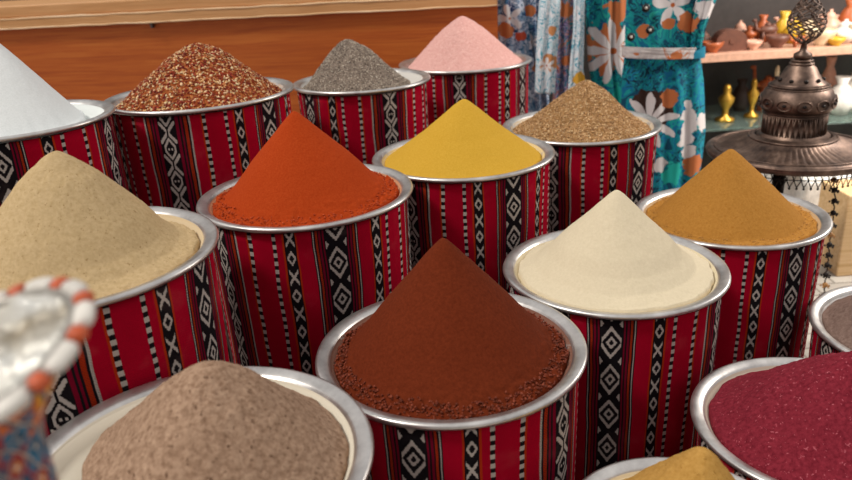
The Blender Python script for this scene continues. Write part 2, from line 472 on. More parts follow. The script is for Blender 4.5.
mound('beige', (55, 151), 'beige_powder_mound', 'sandy beige powder heaped in a large round-tipped cone behind the foil-topped vase',
      powder_mat('ginger', '#b59a70', '#cbb088', 130, c3='#9c7f55'), [(0, 1), (.25, .77), (.56, .40), (.70, .20), (.82, .09), (1, .01)], .06, coarse=.003, amp=.0015, crumb=.003)
mound('gold', (731, 149), 'golden_ochre_powder_mound', 'golden ochre powder heaped in a steep cone in front of the bronze lantern',
      powder_mat('curry', '#9c6a2c', '#b07c3a', 160, c3='#99611f'), [(0, 1), (.5, .45), (.80, .10), (.85, .04), (1, .03)], .05, coarse=.003, amp=.0012, crumb=.004, grains=(500, .0026, .0022, .0016, grain_mat('ochre_crumbs', ['#b07c3a', '#bc8844', '#a87434']), .84))
mound('cream', (617, 190), 'cream_powder_mound', 'cream white powder heaped in a cone with a wide flat skirt, right of the brown mound',
      powder_mat('garlic', '#d2c3a6', '#dbccb1', 160, bump=.35), [(0, 1), (.30, .655), (.55, .385), (.66, .24), (.8, .11), (1, .02)], .04, coarse=.003, amp=.0012, base=-.012)
mound('brown', (443, 238), 'brown_powder_mound', 'dark reddish brown powder heaped in a tall sharp cone at the front centre',
      powder_mat('sumac_brown', '#5e2410', '#702e17', 160, bump=.4), [(0, 1), (.5, .47), (.84, .09), (.90, .035), (1, .0)], .03, coarse=.003, amp=.001, crumb=.014, grains=(1800, .0038, .0034, .0026, grain_mat('brown_crumbs', ['#6a2a16', '#7a3520', '#853d26', '#60260f']), .87))
mound('taupe', (207, 366), 'taupe_powder_mound', 'grey-brown powder heaped with a blunt top in the lower left tray',
      powder_mat('taupe_pepper', '#80634f', '#b6977f', 100, c3='#5d4334', bump=.8, bd=.0025), [(0, 1), (.3, .74), (.6, .40), (.9, .09), (1, .0)], .12, coarse=.004, amp=.002, crumb=.003, cut=(200, .30, .8))
mound('maroon', (868, 352), 'maroon_powder_mound', 'dark maroon coarse powder heaped in the lower right corner',
      powder_mat('sumac', '#641824', '#882b38', 120, c3='#ad5660', bump=.8, bd=.0025), [(0, 1), (.5, .5), (.9, .1), (1, .04)], .14, coarse=.006, amp=.003)
mound('grey', (905, 285), 'grey_brown_ground_mound', 'grey-brown grounds mostly cut off by the right edge of the photo',
      powder_mat('grey_grounds', '#6b554d', '#8b746a', 100, bump=.8), [(0, 1), (.5, .5), (.9, .1), (1, .04)], .14, coarse=.004, amp=.002)
mound('ochre', (704, 449), 'ochre_powder_mound', 'ochre powder peak barely rising over the bottom edge of the photo',
      powder_mat('ochre_powder', '#a87c3c', '#bf9350', 130, c3='#946a30'), [(0, 1), (.5, .5), (.86, .12), (1, .04)], .12, coarse=.005, amp=.002, crumb=.004)

# ------------------------------------------------------------------ wooden counter
def wood_mat(name, c1, c2, c3, sc=1.0, rough=.45, axis=(1.2, 30, 30)):
    t = NT(name); o = t.coord('Object'); v = t.mapping(o, axis)
    g = t.noise(v, 1.6 * sc, 6, .6, 1.2); b = t.noise(o, 2.2, 3)
    col = t.ramp(g, [(.3, lin(c1)), (.5, lin(c2)), (.72, lin(c3))])
    col = t.mix((b - .4) * .6, col, lin(c1)); t.bump(g, .1, .001)
    return t.fin(col, rough, spec=.35)
W1 = wood_mat('varnished_orange_wood', '#a04a1a', '#b65c22', '#c46e2e')
W2 = wood_mat('pale_worn_wood', '#bf8a58', '#cd9866', '#d8a878')
W3 = wood_mat('bare_wood_edge', '#d9ae7c', '#e6c39a', '#f0d6b4')
pR = atY(497, 6, 3.68); zc = pR.z; pL = atZ(-60, 33, zc)
dirv = (Vector((pR.x, pR.y, 0)) - Vector((pL.x, pL.y, 0))); Lc = dirv.length; ang = math.atan2(dirv.y, dirv.x)
cr = empty('wooden_counter', (pR.x, pR.y, 0), 'varnished orange wooden counter with a pale worn plank edge behind the back row', 'counter', rz=ang)
Lc += .5
hb = .105
o = MB().box((-Lc, .03, 0), (0, .07, zc + .02)).build('front_panel', W1, cr, False)
o = MB().box((-Lc, .0, zc), (0.0, .10, zc + .052)).build('lower_plank', W2, cr, False); bevel(o, .006, 3)
o = MB().box((-Lc, .015, zc + .0535), (0.0, .75, zc + .115)).build('upper_plank', W2, cr, False); bevel(o, .008, 3)
mb = MB()
for zz, r in ((zc + .004, .0045), (zc + .052, .005)):
    pts = [(-Lc + Lc * i / 60, .001 + noise.noise(Vector((i * .7, zz * 9, 1))) * .002, zz + noise.noise(Vector((i * .5, zz, 3))) * .0035) for i in range(61)]
    mb.tube(pts, [r * (1 + .6 * noise.noise(Vector((i * .6, zz * 3, 5)))) for i in range(61)], 8)
o = mb.build('worn_edge', W3, cr); o['label'] = 'bare pale wood where the plank edges are worn'
MB().box((-.04, .07, 0), (-.001, .72, zc + .05)).build('side_panel', W1, cr, False)
o = MB().box((-Lc * .51, -.004, zc - .025), (-Lc * .51 + .008, .035, zc - .003)).build('peg', TIN, cr, False)

# ------------------------------------------------------------------ hanging garments
def floral(name, ground, line, flowers, scale=6, lines=1.0, org=(0, 0, 0)):
    """flowers: (pixel x, pixel y, depth, radius in pixels, petals, colour, turn)"""
    t = NT(name); o = t.coord('Object')
    v = t.mapping(o, (1, .45, 1))
    bands = t.noise(v, scale * 1.3, 1.2, .5, 2.2)
    n = len(ground)
    col = t.ramp(bands, [(.30 + .42 * i / n, lin(c)) for i, c in enumerate(ground)], 'CONSTANT')
    wv = t.noise(v, scale * .9, 1.5, .5, 3.0)
    rip = (wv * 9).frac()
    zone = t.noise(v, scale * .9, 1) > .47
    col = t.mix((rip < .28 * lines).mn(zone), col, lin(line))
    col = t.mix((rip > .80).mn(zone), col, lin(ground[-1]))
    x, y, z = t.sep(o)
    wob = (t.noise(o, 22, 3) - .5) * 1.5
    for (fx, fy, fY, fr, npet, c, turn) in flowers:
        p = atY(fx, fy, fY) - Vector(org); r_ = fr * fY * .95 / F
        dx, dz = x - p.x, z - p.z
        an = t.m('ARCTAN2', dz, dx)
        rad = t.m('SQRT', dx * dx + dz * dz) / r_
        if npet:
            pet = t.m('SINE', an * (npet / 2) + turn + wob * .6).abs()
            mk = rad < (pet * .9 + .10 + wob * .25)
        else: mk = (rad + wob) < .75
        col = t.mix(mk, col, lin(c))
        if npet: col = t.mix((rad < .10), col, lin('#a85a30'))
    t.bump(t.noise(o, 40, 3), .2, .001)
    return t.fin(col, .8, spec=.2)
OR_, WH_, DK_ = '#b5693f', '#cdc6c6', '#1c2f38'
def cloth_panel(rows, Y, thick=.05, fold=.012, nf=9, n=72, seed=0, amp_y=.0):
    """closed hollow garment: rows = [(pixel y, x left, x right)] at depth Y -> flattened folded tube"""
    vs = []; m = len(rows); R_ = []
    for (py, xl, xr) in rows:
        a = atY(xl, py, Y); b = atY(xr, py, Y); R_.append((a, b))
    # resample rows
    K = 40; rr = []
    for i in range(K + 1):
        q = i / K * (m - 1); j = min(int(q), m - 2); t = q - j
        rr.append((R_[j][0].lerp(R_[j + 1][0], t), R_[j][1].lerp(R_[j + 1][1], t)))
    for i, (a, b) in enumerate(rr):
        c = (a + b) / 2; hw = (b - a).length / 2; e1 = (b - a).normalized()
        for k in range(n):
            th = 2 * PI * k / n; ct, st = math.cos(th), math.sin(th)
            f_ = fold * math.sin(nf * ct * 1.6 + seed + i * .02) * (.4 + .6 * i / K) + .5 * fold * noise.noise(Vector((ct * 4 + seed, i * .12, st)))
            p = c + e1 * hw * ct; p.y = c.y + (thick * st) + f_
            vs.append(p)
    fs = []
    for i in range(K):
        for k in range(n):
            k2 = (k + 1) % n; fs.append((i * n + k, i * n + k2, (i + 1) * n + k2, (i + 1) * n + k))
    return MB().add(vs, fs)
def garment(o): 
    s = o.modifiers.new('solid', 'SOLIDIFY'); s.thickness = .003; return fixn(o)

BDL = atY(662, 52, 3.50)
TEALG = ['#0e4560', '#12808a', '#178f90', '#0f5f80', '#24988f', '#117a86']
TEAL = floral('teal_floral_cotton', TEALG, '#0b3448', [(606, 45, 3.70, 30, 0, OR_, 0), (611, 50, 3.70, 34, 9, WH_, .3), (617, 8, 3.70, 16, 0, OR_, 0), (604, 110, 3.70, 20, 0, '#22a59a', 0), (620, 95, 3.70, 14, 0, '#22a59a', 0), (640, 170, 3.70, 18, 7, WH_, 0)], 6)
TEAL2 = floral('teal_leaf_cotton', TEALG, '#0b3448', [(668, 4, 3.5, 22, 5, WH_, .6), (682, 22, 3.5, 13, 0, OR_, 0), (700, 8, 3.5, 12, 0, WH_, 0), (664, 22, 3.5, 8, 0, OR_, 0), (641, 30, 3.5, 8, 0, OR_, 0)], 7, 1.1, BDL)
TEAL3 = floral('teal_skirt_cotton', ['#0e4560', '#12808a', '#0f6590', '#178f90', '#156a94', '#117a86'], '#0a2c40',
               [(648, 106, 3.5, 26, 0, '#3a2620', 0), (645, 118, 3.5, 30, 9, WH_, .8), (664, 95, 3.5, 12, 0, OR_, 0), (683, 102, 3.5, 7, 0, WH_, 0), (682, 112, 3.5, 10, 0, WH_, 0), (684, 124, 3.5, 12, 0, WH_, 0), (681, 136, 3.5, 12, 0, WH_, 0), (683, 148, 3.5, 11, 0, WH_, 0), (690, 162, 3.5, 16, 0, OR_, 0), (668, 170, 3.5, 15, 0, '#22a59a', 0), (655, 160, 3.5, 10, 0, WH_, 0), (700, 120, 3.5, 12, 0, WH_, 0)], 7, 1.0, BDL)
BLUEW = floral('white_and_aqua_print', ['#dfe4ea', '#b9d6df', '#e4e8ee', '#4fa6bd', '#dfe6ee', '#e6eaf0'], '#6db4c9', [(548, 62, 3.62, 12, 0, '#c98b5a', 0), (546, 65, 3.62, 9, 6, '#e8e6e6', 0), (578, 78, 3.62, 9, 0, '#d9a63c', 0), (551, 30, 3.62, 6, 0, '#c98b5a', 0)], 14, .6)
NAVY = floral('navy_floral_print', ['#2c3f6a', '#3f6f90', '#8c9fb8', '#2a5a78', '#c9ccd8', '#c2c8d8'], '#263a66', [(509, 18, 3.78, 14, 5, WH_, 0), (505, 30, 3.78, 9, 0, OR_, 0), (520, 36, 3.78, 7, 0, '#b5482f', 0), (503, 55, 3.78, 12, 4, '#9fb0c4', 0), (530, 10, 3.9, 7, 0, OR_, 0), (531, 42, 3.9, 7, 6, '#d8cfd0', 0), (533, 65, 3.9, 6, 0, OR_, 0)], 13, .8)
PURP = floral('plum_and_teal_print', ['#6a5a84', '#1f6f80', '#a494ac', '#b4683a', '#2a8090', '#8a7a9e'], '#3a3560', [(565, 10, 3.8, 10, 0, OR_, 0), (566, 60, 3.8, 7, 0, OR_, 0)], 14, .8)

g = cloth_panel([(-25, 496, 518), (20, 497, 527), (60, 499, 534), (95, 505, 538), (130, 506, 540)], 3.78, .03, .012, 5, seed=1).build('patterned_dress', NAVY); garment(g)
tag(g, 'navy and white floral dress hanging beside the wooden counter, leftmost garment', 'dress', 'hanging garments')
g = cloth_panel([(-25, 519, 540), (30, 522, 545), (70, 527, 548), (150, 528, 552)], 3.92, .03, .012, 5, seed=5).build('patterned_dress', NAVY); garment(g)
tag(g, 'narrow navy blue floral dress hanging just behind the white and aqua sleeve', 'dress', 'hanging garments')
g = cloth_panel([(-25, 542, 562), (20, 538, 560), (60, 536, 557), (93, 535, 555)], 3.62, .028, .010, 4, seed=2).build('patterned_sleeve', BLUEW); garment(g)
tag(g, 'white and aqua printed sleeve hanging down, ending above the tan husk mound', 'sleeve', 'hanging garments')
g = cloth_panel([(-25, 556, 575), (40, 555, 574), (110, 552, 578)], 3.80, .03, .012, 5, seed=3).build('patterned_dress', PURP); garment(g)
tag(g, 'plum and orange printed dress squeezed between two white and aqua pieces', 'dress', 'hanging garments')
g = cloth_panel([(-25, 574, 585), (30, 573, 584), (70, 569, 583), (115, 566, 592)], 3.62, .025, .008, 4, seed=4).build('patterned_scarf', BLUEW); garment(g)
tag(g, 'narrow white and aqua strip of cloth hanging left of the teal dress', 'scarf', 'hanging garments')
g = cloth_panel([(-25, 586, 628), (20, 586, 628), (60, 588, 627), (100, 594, 632), (150, 598, 640), (215, 600, 650)], 3.70, .05, .014, 6, seed=6).build('patterned_dress', TEAL); garment(g)
tag(g, 'teal dress with big white and orange flowers, hanging left of the belted dress', 'dress', 'hanging garments')
dr = empty('belted_dress', atY(662, 52, 3.50), 'teal leaf print dress with dark buttons and a pale belt, rightmost garment', 'dress', 'hanging garments')
def onroot(mb):
    L_ = dr.location; mb.v = [tuple(Vector(v) - L_) for v in mb.v]; return mb
garment(onroot(cloth_panel([(-25, 628, 692), (0, 626, 696), (30, 625, 700), (50, 625, 700)], 3.50, .07, .010, 5, seed=7)).build('bodice', TEAL2, dr))
garment(onroot(cloth_panel([(54, 625, 700), (80, 622, 704), (130, 622, 706), (180, 625, 700), (277, 622, 704)], 3.50, .08, .018, 8, seed=8)).build('skirt', TEAL3, dr))
garment(onroot(cloth_panel([(-25, 700, 728), (0, 697, 716), (25, 692, 706), (48, 690, 701)], 3.44, .03, .008, 4, seed=9)).build('sleeve', TEAL2, dr))
BELT = floral('belt_print', ['#b9b1b0', '#c4bcba', '#b8b0b0', '#b46a40', '#c0b8b6'], '#a8a0a0', [(672, 54, 3.46, 9, 0, OR_, 0), (698, 52, 3.46, 14, 0, '#17708a', 0)], 7, .3, BDL)
mb = cloth_panel([(46, 622, 705), (50, 622, 705), (57, 622, 705)], 3.46, .075, .004, 5, seed=10)
garment(onroot(mb).build('belt', BELT, dr))
but = plain('black_button', '#17181c', .3); butw = plain('pearl_button', '#cfc8bd', .3)
for (bx, by) in ((646, 8), (650, 30), (631, 37)):
    p = atY(bx, by, 3.412) - dr.location
    b = MB().lathe([(0, -.004), (.015, -.004), (.019, 0), (.016, .004), (0, .004)], 20); b.v = [(v[0] + p.x, -v[2] * 1.0 + p.y, v[1] + p.z) for v in b.v]
    bo = b.build('button', but, dr)
    b = MB().lathe([(0, .0), (.007, .0), (.006, .006), (0, .006)], 14); b.v = [(v[0] + p.x, -v[2] * 1.0 + p.y, v[1] + p.z) for v in b.v]; b.build('button_center', butw, bo)
# rail that carries them, above the frame
ra = atY(480, -90, 3.66); ra.x = pR.x + .10; rb_ = atY(700, -100, 3.66); zr = max(ra.z, rb_.z)
rl = MB(); rl.tube([(ra.x, 3.66, zr), (rb_.x, 3.66, zr)], .014, 12)
rl.tube([(rb_.x, 3.70, zr), (rb_.x, 3.70, 0)], .016, 12); rl.tube([(ra.x, 3.88, zr), (ra.x, 3.88, 0)], .016, 12)

# ------------------------------------------------------------------ display cabinet with shelves
CY = 4.35
cabw = plain('pinkish_pale_wood', '#cf9f86', .5); cabd = plain('dark_cabinet_board', '#383230', .45)
def glass_mat():
    t = NT('greenish_glass'); t.fin(lin('#d5efe6'), .05, Transmission_Weight=.92, IOR=1.3); return t.mat
GL = glass_mat()
pS = atY(770, 51, CY); pG = atY(770, 126, CY - .05)
x0, x1 = atY(706, 60, CY).x - .10, 3.6
cb = empty('display_cabinet', ((x0 + x1) / 2, CY + .3, 0), 'dark open display cabinet full of trinkets behind the bronze lantern', 'cabinet')
def cbx(lo, hi, name, mat):
    L_ = cb.location; return bevel(MB().box((lo[0] - L_.x, lo[1] - L_.y, lo[2]), (hi[0] - L_.x, hi[1] - L_.y, hi[2])).build(name, mat, cb, False), .002, 2)
cbx((x0, CY + .62, 0), (x1, CY + .66, pS.z + 1.0), 'back_board', cabd)
cbx((x0, CY + .02, 0), (x0 + .03, CY + .62, pS.z + 1.0), 'side_board', cabd)
cbx((x0 + .03, CY, pS.z - .045), (x1, CY + .60, pS.z), 'shelf', cabw)
cbx((x0 + .03, CY - .05, pG.z - .014), (x1, CY + .60, pG.z), 'glass_shelf', GL)
pB = atY(770, 200, CY + .02)

gold = plain('gilded_metal', '#c79a3c', .35, .7); rust = plain('rust_orange_ceramic', '#b0592c', .45); brn = plain('brown_ceramic', '#6b4030', .5)
whi = plain('white_ceramic', '#e4ded6', .4); yel = plain('yellow_ceramic', '#d9a92c', .4); pnk = plain('peach_ceramic', '#dba68e', .45); dkb = plain('dark_brown_wood', '#3d2a24', .5); tealc = plain('teal_ceramic', '#6fae9c', .4)
cream_ = plain('ivory_ceramic', '#e3cba6', .4)
def vase_mb(h, r, kind):
    mb = MB()
    if kind == 0:   # camel-like / animal figurine: body, humps, neck, head, legs
        mb.ball((0, 0, h * .55), r, 0, 12, 8, (1.2, .6, .6)); mb.ball((-.1 * r, 0, h * .55 + r * .55), r * .4, 0, 8, 6); mb.ball((.6 * r, 0, h * .55 + r * .4), r * .35, 0, 8, 6)
        mb.tube([(-r * 1.0, 0, h * .55), (-r * 1.5, 0, h * .62), (-r * 1.6, 0, h * .9)], [r * .3, r * .2, r * .16], 8); mb.ball((-r * 1.75, 0, h * .93), r * .24, 0, 8, 6, (1.4, .8, .8))
        for sx in (-.7, .7):
            for sy in (-.3, .3): mb.tube([(sx * r, sy * r, h * .5), (sx * r, sy * r, 0)], [r * .18, r * .12], 6)
    elif kind == 1: # goblet figurine / trophy
        mb.lathe([(0, 0), (r, 0), (r, h * .06), (r * .35, h * .14), (r * .3, h * .3), (r * .75, h * .5), (r * .85, h * .62), (r * .35, h * .74), (r * .45, h * .86), (r * .3, h * .96), (0, h)], 20)
    elif kind == 2: # round jar with lid
        mb.lathe([(0, 0), (r * .6, 0), (r, h * .3), (r * .95, h * .55), (r * .5, h * .72), (r * .55, h * .76), (r * .3, h * .88), (r * .12, h * .92), (r * .14, h), (0, h)], 20)
    elif kind == 3: # bowl
        mb.lathe([(0, 0), (r * .5, 0), (r * .45, h * .12), (r * .9, h * .6), (r, h), (r * .94, h), (r * .8, h * .6), (0, h * .25)], 24)
    elif kind == 4: # tall vase
        mb.lathe([(0, 0), (r * .6, 0), (r * .95, h * .25), (r, h * .45), (r * .6, h * .72), (r * .35, h * .82), (r * .55, h), (r * .48, h), (r * .28, h * .82), (0, h * .7)], 22)
    else:           # arched box / treasure chest
        N = 10; prof = [(-r, 0), (-r, h * .45)] + [(-r * math.cos(PI * i / N), h * .45 + h * .55 * math.sin(PI * i / N)) for i in range(1, N)] + [(r, h * .45), (r, 0)]
        n = len(prof); vs = [(x, -r * .5, z) for x, z in prof] + [(x, r * .5, z) for x, z in prof]
        mb.add(vs, [tuple(range(n))[::-1], tuple(range(n, 2 * n))] + [(i, (i + 1) % n, (i + 1) % n + n, i + n) for i in range(n)])
        mb.box((-r * .15, -r * .56, h * .35), (r * .15, -r * .5, h * .55))
    return mb
KN = ['animal_figurine', 'stemmed_figurine', 'lidded_jar', 'ceramic_bowl', 'ceramic_vase', 'arched_box']
KC = ['figurine', 'figurine', 'jar', 'bowl', 'vase', 'box']
def trinket(px_, Yoff, hpx, wpx, kind, mat, label, shelf='S', group=None):
    z = pS.z if shelf == 'S' else pG.z
    base_y = 51 if shelf == 'S' else 126
    Yq = CY + Yoff
    p = atY(px_, base_y, Yq); s = (Yq * .93) / F * 1.12
    o = vase_mb(hpx * s * (.82 if shelf == 'S' else 1), 1.12 * wpx * s / 2 * (.7 if kind == 0 else 1), kind).build(KN[kind], mat, loc=(p.x, Yq, z)); fixn(o)
    if kind == 5: o.data.polygons.foreach_set('use_smooth', [False] * len(o.data.polygons))
    return tag(o, label, KC[kind], group)
ORN = 'ornaments on the pale upper shelf'
trinket(703, .25, 20, 15, 2, brn, 'brown lidded jar on the pale shelf, beside the dress sleeve', group=ORN)
trinket(728, .12, 24, 26, 5, brn, 'brown arched box on the pale shelf', group=ORN)
trinket(748, .28, 22, 14, 1, rust, 'rust-orange stemmed ornament behind the arched box', group=ORN)
trinket(752, .10, 10, 16, 3, pnk, 'low peach bowl right of the arched box', group=ORN)
trinket(766, .25, 30, 20, 0, brn, 'brown animal figurine right of the peach bowl', group=ORN)
trinket(781, .32, 34, 16, 4, yel, 'yellow vase at the back of the pale shelf, left of the lantern finial', group=ORN)
trinket(776, .12, 14, 20, 3, brn, 'low brown bowl in front of the yellow vase', group=ORN)
trinket(792, .25, 28, 18, 2, yel, 'yellow lidded jar just left of the lantern finial', group=ORN)
trinket(798, .08, 14, 14, 0, rust, 'small rust animal figurine behind the lantern neck', group=ORN)
trinket(820, .10, 18, 22, 3, cream_, 'ivory bowl right of the lantern finial', group=ORN)
trinket(826, .30, 34, 18, 2, pnk, 'peach lidded jar behind the ivory bowl', group=ORN)
trinket(842, .15, 26, 22, 2, whi, 'white lidded jar at the right end of the pale shelf', group=ORN)
trinket(845, .36, 42, 20, 4, rust, 'rust-orange vase at the right end of the pale shelf', group=ORN)
trinket(712, .08, 12, 18, 3, rust, 'low rust-orange bowl on the pale shelf next to the dress', group=ORN)
trinket(738, .36, 26, 16, 2, pnk, 'peach lidded jar behind the arched box', group=ORN)
trinket(760, .38, 30, 14, 4, rust, 'rust-orange vase behind the brown animal figurine', group=ORN)
trinket(787, .42, 26, 20, 0, pnk, 'peach animal figurine behind the yellow vase', group=ORN)
trinket(806, .40, 22, 18, 2, cream_, 'ivory lidded jar at the back behind the lantern finial', group=ORN)
trinket(834, .40, 26, 24, 0, pnk, 'peach animal figurine behind the white lidded jar', group=ORN)
trinket(834, .06, 9, 16, 3, yel, 'low yellow bowl at the front right of the pale shelf', group=ORN)
trinket(858, .10, 22, 20, 3, cream_, 'ivory bowl cut by the right edge on the pale shelf', group=ORN)
LOWG = 'ornaments on the lower glass shelf'
trinket(724, .15, 36, 16, 1, gold, 'gold stemmed figurine on the glass shelf, nearest the dress', 'G', LOWG)
trinket(750, .20, 38, 12, 1, gold, 'slim gold figurine on the glass shelf left of the lantern dome', 'G', LOWG)
trinket(764, .35, 46, 24, 0, rust, 'rust-orange animal figurine beside the lantern dome', 'G', LOWG)
trinket(771, .18, 50, 9, 1, cream_, 'thin ivory ornament with a round top beside the lantern dome', 'G', LOWG)
trinket(738, .40, 30, 16, 4, dkb, 'dark vase between the two gold figurines', 'G', LOWG)
trinket(822, .30, 50, 16, 4, pnk, 'peach vase on the glass shelf right of the lantern dome', 'G', LOWG)
trinket(836, .15, 36, 24, 4, whi, 'white vase on the glass shelf right of the lantern', 'G', LOWG)
trinket(851, .20, 48, 22, 2, whi, 'white lidded jar at the right edge on the glass shelf', 'G', LOWG)
# white block added in place of the sunlit area under the lantern, and a crate
pt_ = atY(800, 178, 3.7)
cl = plain('sunlit_area_white', '#f2efe9', .8)  # white colour carries the brightness of sunlit ground
zt = pt_.z
tb = MB().box((1.98, 3.66, 0), (3.4, 4.25, zt)).build('sunlit_area_block', cl, smooth=False); bevel(tb, .03, 4)
tag(tb, 'white table-shaped block standing in for the bright sunlit area beneath the lantern', 'table')
def onblock(px_, Y, h, r, kind, mat, label):
    p = atY(px_, 178, Y); o = vase_mb(h, r, kind).build(KN[kind], mat, loc=(p.x, Y, zt)); fixn(o); return tag(o, label, KC[kind], 'goods on the white block')
onblock(706, 3.0, .1, .05, 3, tealc, '') if False else None
onblock(790, 3.78, .10, .08, 2, whi, 'white lidded jar on the white block, left, under the lantern')
onblock(812, 3.80, .07, .10, 3, cream_, 'ivory bowl on the white block under the lantern')
onblock(840, 3.85, .13, .07, 2, whi, 'white lidded jar on the white block, right, under the lantern')
wd = wood_mat('pale_crate_wood', '#c79f6a', '#dcb888', '#e6c79c')
pc = atY(846, 240, 3.3)
cx0 = atY(842, 200, 3.3).x
cr_ = MB().box((cx0, 3.25, 0), (cx0 + .5, 3.5, atY(846, 196, 3.25).z)).build('tall_box', wd, smooth=False); bevel(cr_, .006, 2)
tag(cr_, 'pale wooden box at the right edge behind the bead chain', 'box')

# ------------------------------------------------------------------ bronze lantern
def bronze_mat():
    t = NT('aged_bronze'); o = t.coord('Object'); n = t.noise(o, 18, 5, .65)
    col = t.ramp(n, [(.32, lin('#3a2c27')), (.55, lin('#6b564b')), (.75, lin('#947b6c'))]); t.bump(n, .3, .002)
    return t.fin(col, n * .25 + .32, .75)
BZ = bronze_mat(); BZD = plain('dark_iron', '#211a18', .5, .6)
LY = 2.86
lc = atY(791, 148, LY); LX = lc.x; LZ = lc.z
s = (LY * .93 + (H0 - LZ) * .366) / F          # metres per pixel there
def zpx(y): return atY(800, y, LY).z - LZ
ln = empty('bronze_lantern', (LX, LY, LZ), 'large aged bronze lantern with a pierced dome, wide ribbed brim and openwork finial', 'lantern')
Rf = 80 * s
def flute(a, r, z): return 1
# brim : shallow ribbed saucer
prof = [(.45 * Rf, .062), (.50 * Rf, .048), (.60 * Rf, .030), (.80 * Rf, .012), (.90 * Rf, .006), (.95 * Rf, .010), (.985 * Rf, .004), (Rf, -.010), (.985 * Rf, -.024), (.94 * Rf, -.022), (.9 * Rf, -.014), (.6 * Rf, .010), (.43 * Rf, .045)]
vs = []; n = 192; k = len(prof)
for i in range(n):
    a = 2 * PI * i / n; rib = .0035 * math.cos(64 * a)
    for (r, z) in prof: 
        zz = z + (rib if .55 * Rf < r < .88 * Rf and z > .009 else 0)
        vs.append((r * math.cos(a), r * math.sin(a), zz))
mb = MB().add(vs, [(i * k + t, ((i + 1) % n) * k + t, ((i + 1) % n) * k + (t + 1) % k, i * k + (t + 1) % k) for i in range(n) for t in range(k)])
fixn(mb.build('brim', BZ, ln))
for rr_, zz, tr in ((.985, -.004, .006), (.90, .008, .0035), (.50, .050, .005)):
    MB().tube([(Rf * rr_ * math.cos(2 * PI * i / 96), Rf * rr_ * math.sin(2 * PI * i / 96), zz) for i in range(96)], tr, 8, closed=True).build('brim_molding', BZ, ln)
# collar lattice under dome
zc0, zc1 = .052, zpx(112)
R1 = 27.5 * s
mb = MB().lathe([(R1 * 1.18, zc0 - .006), (R1 * 1.22, zc0 + .008), (R1 * 1.02, zc0 + .016), (R1, zc1 - .008), (R1 * 1.08, zc1), (R1 * .92, zc1 + .002), (R1 * .9, zc0)], 64, close=True)
for i in range(36):
    a = 2 * PI * i / 36; a2 = a + .09
    for (p, q) in ((a, a2), (a2, a)):
        mb.tube([(R1 * 1.05 * math.cos(p), R1 * 1.05 * math.sin(p), zc0 + .014), (R1 * 1.05 * math.cos(q), R1 * 1.05 * math.sin(q), zc1 - .004)], .0022, 5)
fixn(mb.build('pierced_collar', BZ, ln))
# dome body: bulge
zb0, zb1, zb2, zb3, zb4 = zc1, zpx(103), zpx(86), zpx(64), zpx(57)
R2 = 34 * s
profD = [(R1 * .9, zb0), (R1 * 1.02, zb0 + .004), (R1 * 1.04, zb0 + .012), (R2 * .93, zb0 + .016), (R2 * .99, zb1 - .004), (R2, zb1 + .010), (R2 * .97, zb1 + .028), (R2 * .88, zb2 - .012), (R2 * .78, zb2), (R2 * .75, zb2 + .004), (R2 * .78, zb2 + .008),
         (R2 * .68, zb2 + .018), (R2 * .60, zb2 + .028), (R2 * .52, zb2 + .040), (R2 * .40, zb3 - .014), (R2 * .30, zb3), (R2 * .27, zb3 + .008), (R2 * .16, zb4), (0, zb4)]
def lob(a, r, z): return 1 + (.012 * abs(math.cos(6 * a)) if zb0 + .014 < z < zb2 else .0)
fixn(MB().lathe(profD, 96, rf=lob).build('dome', BZ, ln))
# medallions with holes
for i in range(12):
    a = 2 * PI * (i + .5) / 12
    ca, sa = math.cos(a), math.sin(a); cR = R2 * 1.0; zz = zb1 + .012
    ring = [(cR * ca - sa * .026 * math.cos(t) , cR * sa + ca * .026 * math.cos(t), zz + .019 * math.sin(t)) for t in [2 * PI * q / 20 for q in range(20)]]
    md = MB().tube(ring, .0028, 6, closed=True).build('medallion', BZ, ln)
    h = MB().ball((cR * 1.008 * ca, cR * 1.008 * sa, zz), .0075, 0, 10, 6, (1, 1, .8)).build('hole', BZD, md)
for i in range(10):
    a = 2 * PI * (i + .2) / 10; ca, sa = math.cos(a), math.sin(a); cR = R2 * .60; zz = zb2 + .030
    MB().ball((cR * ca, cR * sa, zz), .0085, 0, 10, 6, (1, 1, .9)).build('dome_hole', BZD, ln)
for rr_, zz, tr in ((R2 * .80, zb2 - .002, .004), (R2 * .79, zb2 + .007, .003), (R1 * 1.06, zb0 + .008, .004), (R2 * .30, zb3 + .002, .005), (R2*.27, zb3 + .014, .004)):
    MB().tube([(rr_ * math.cos(2 * PI * i / 64), rr_ * math.sin(2 * PI * i / 64), zz) for i in range(64)], tr, 8, closed=True).build('dome_molding', BZ, ln)
# finial: openwork cage with stem
z5, z6, z7 = zpx(55), zpx(43), zpx(-8)
mb = MB().lathe([(0, zb4 - .004), (R2 * .24, zb4 - .004), (R2 * .24, z5 + .004), (R2 * .10, z5 + .016), (R2 * .07, z6 - .006), (R2 * .13, z6 - .001), (R2 * .05, z6 + .004), (0, z6 + .006)], 24)
fixn(mb.build('finial_stem', BZ, ln))
mb = MB(); hh = z7 - z6
def cage(t): return 16.5 * s * math.sin(PI * min(1, t * .95 + .03)) ** .75 * (1 - .55 * t) * 1.35
for i in range(8):
    for sg in (-1, 1):
        pts = []
        for q in range(25):
            t = q / 24; a = 2 * PI * i / 8 + sg * (.9 * math.sin(t * 9)) ; r = cage(t)
            pts.append((r * math.cos(a), r * math.sin(a), z6 + hh * t))
        mb.tube(pts, .0028, 5)
for t in (.22, .5):
    r = cage(t); mb.tube([(r * math.cos(2 * PI * i / 32), r * math.sin(2 * PI * i / 32), z6 + hh * t + .004 * math.sin(8 * 2 * PI * i / 32)) for i in range(32)], .0025, 5, closed=True)
mb.build('openwork_finial', BZ, ln)
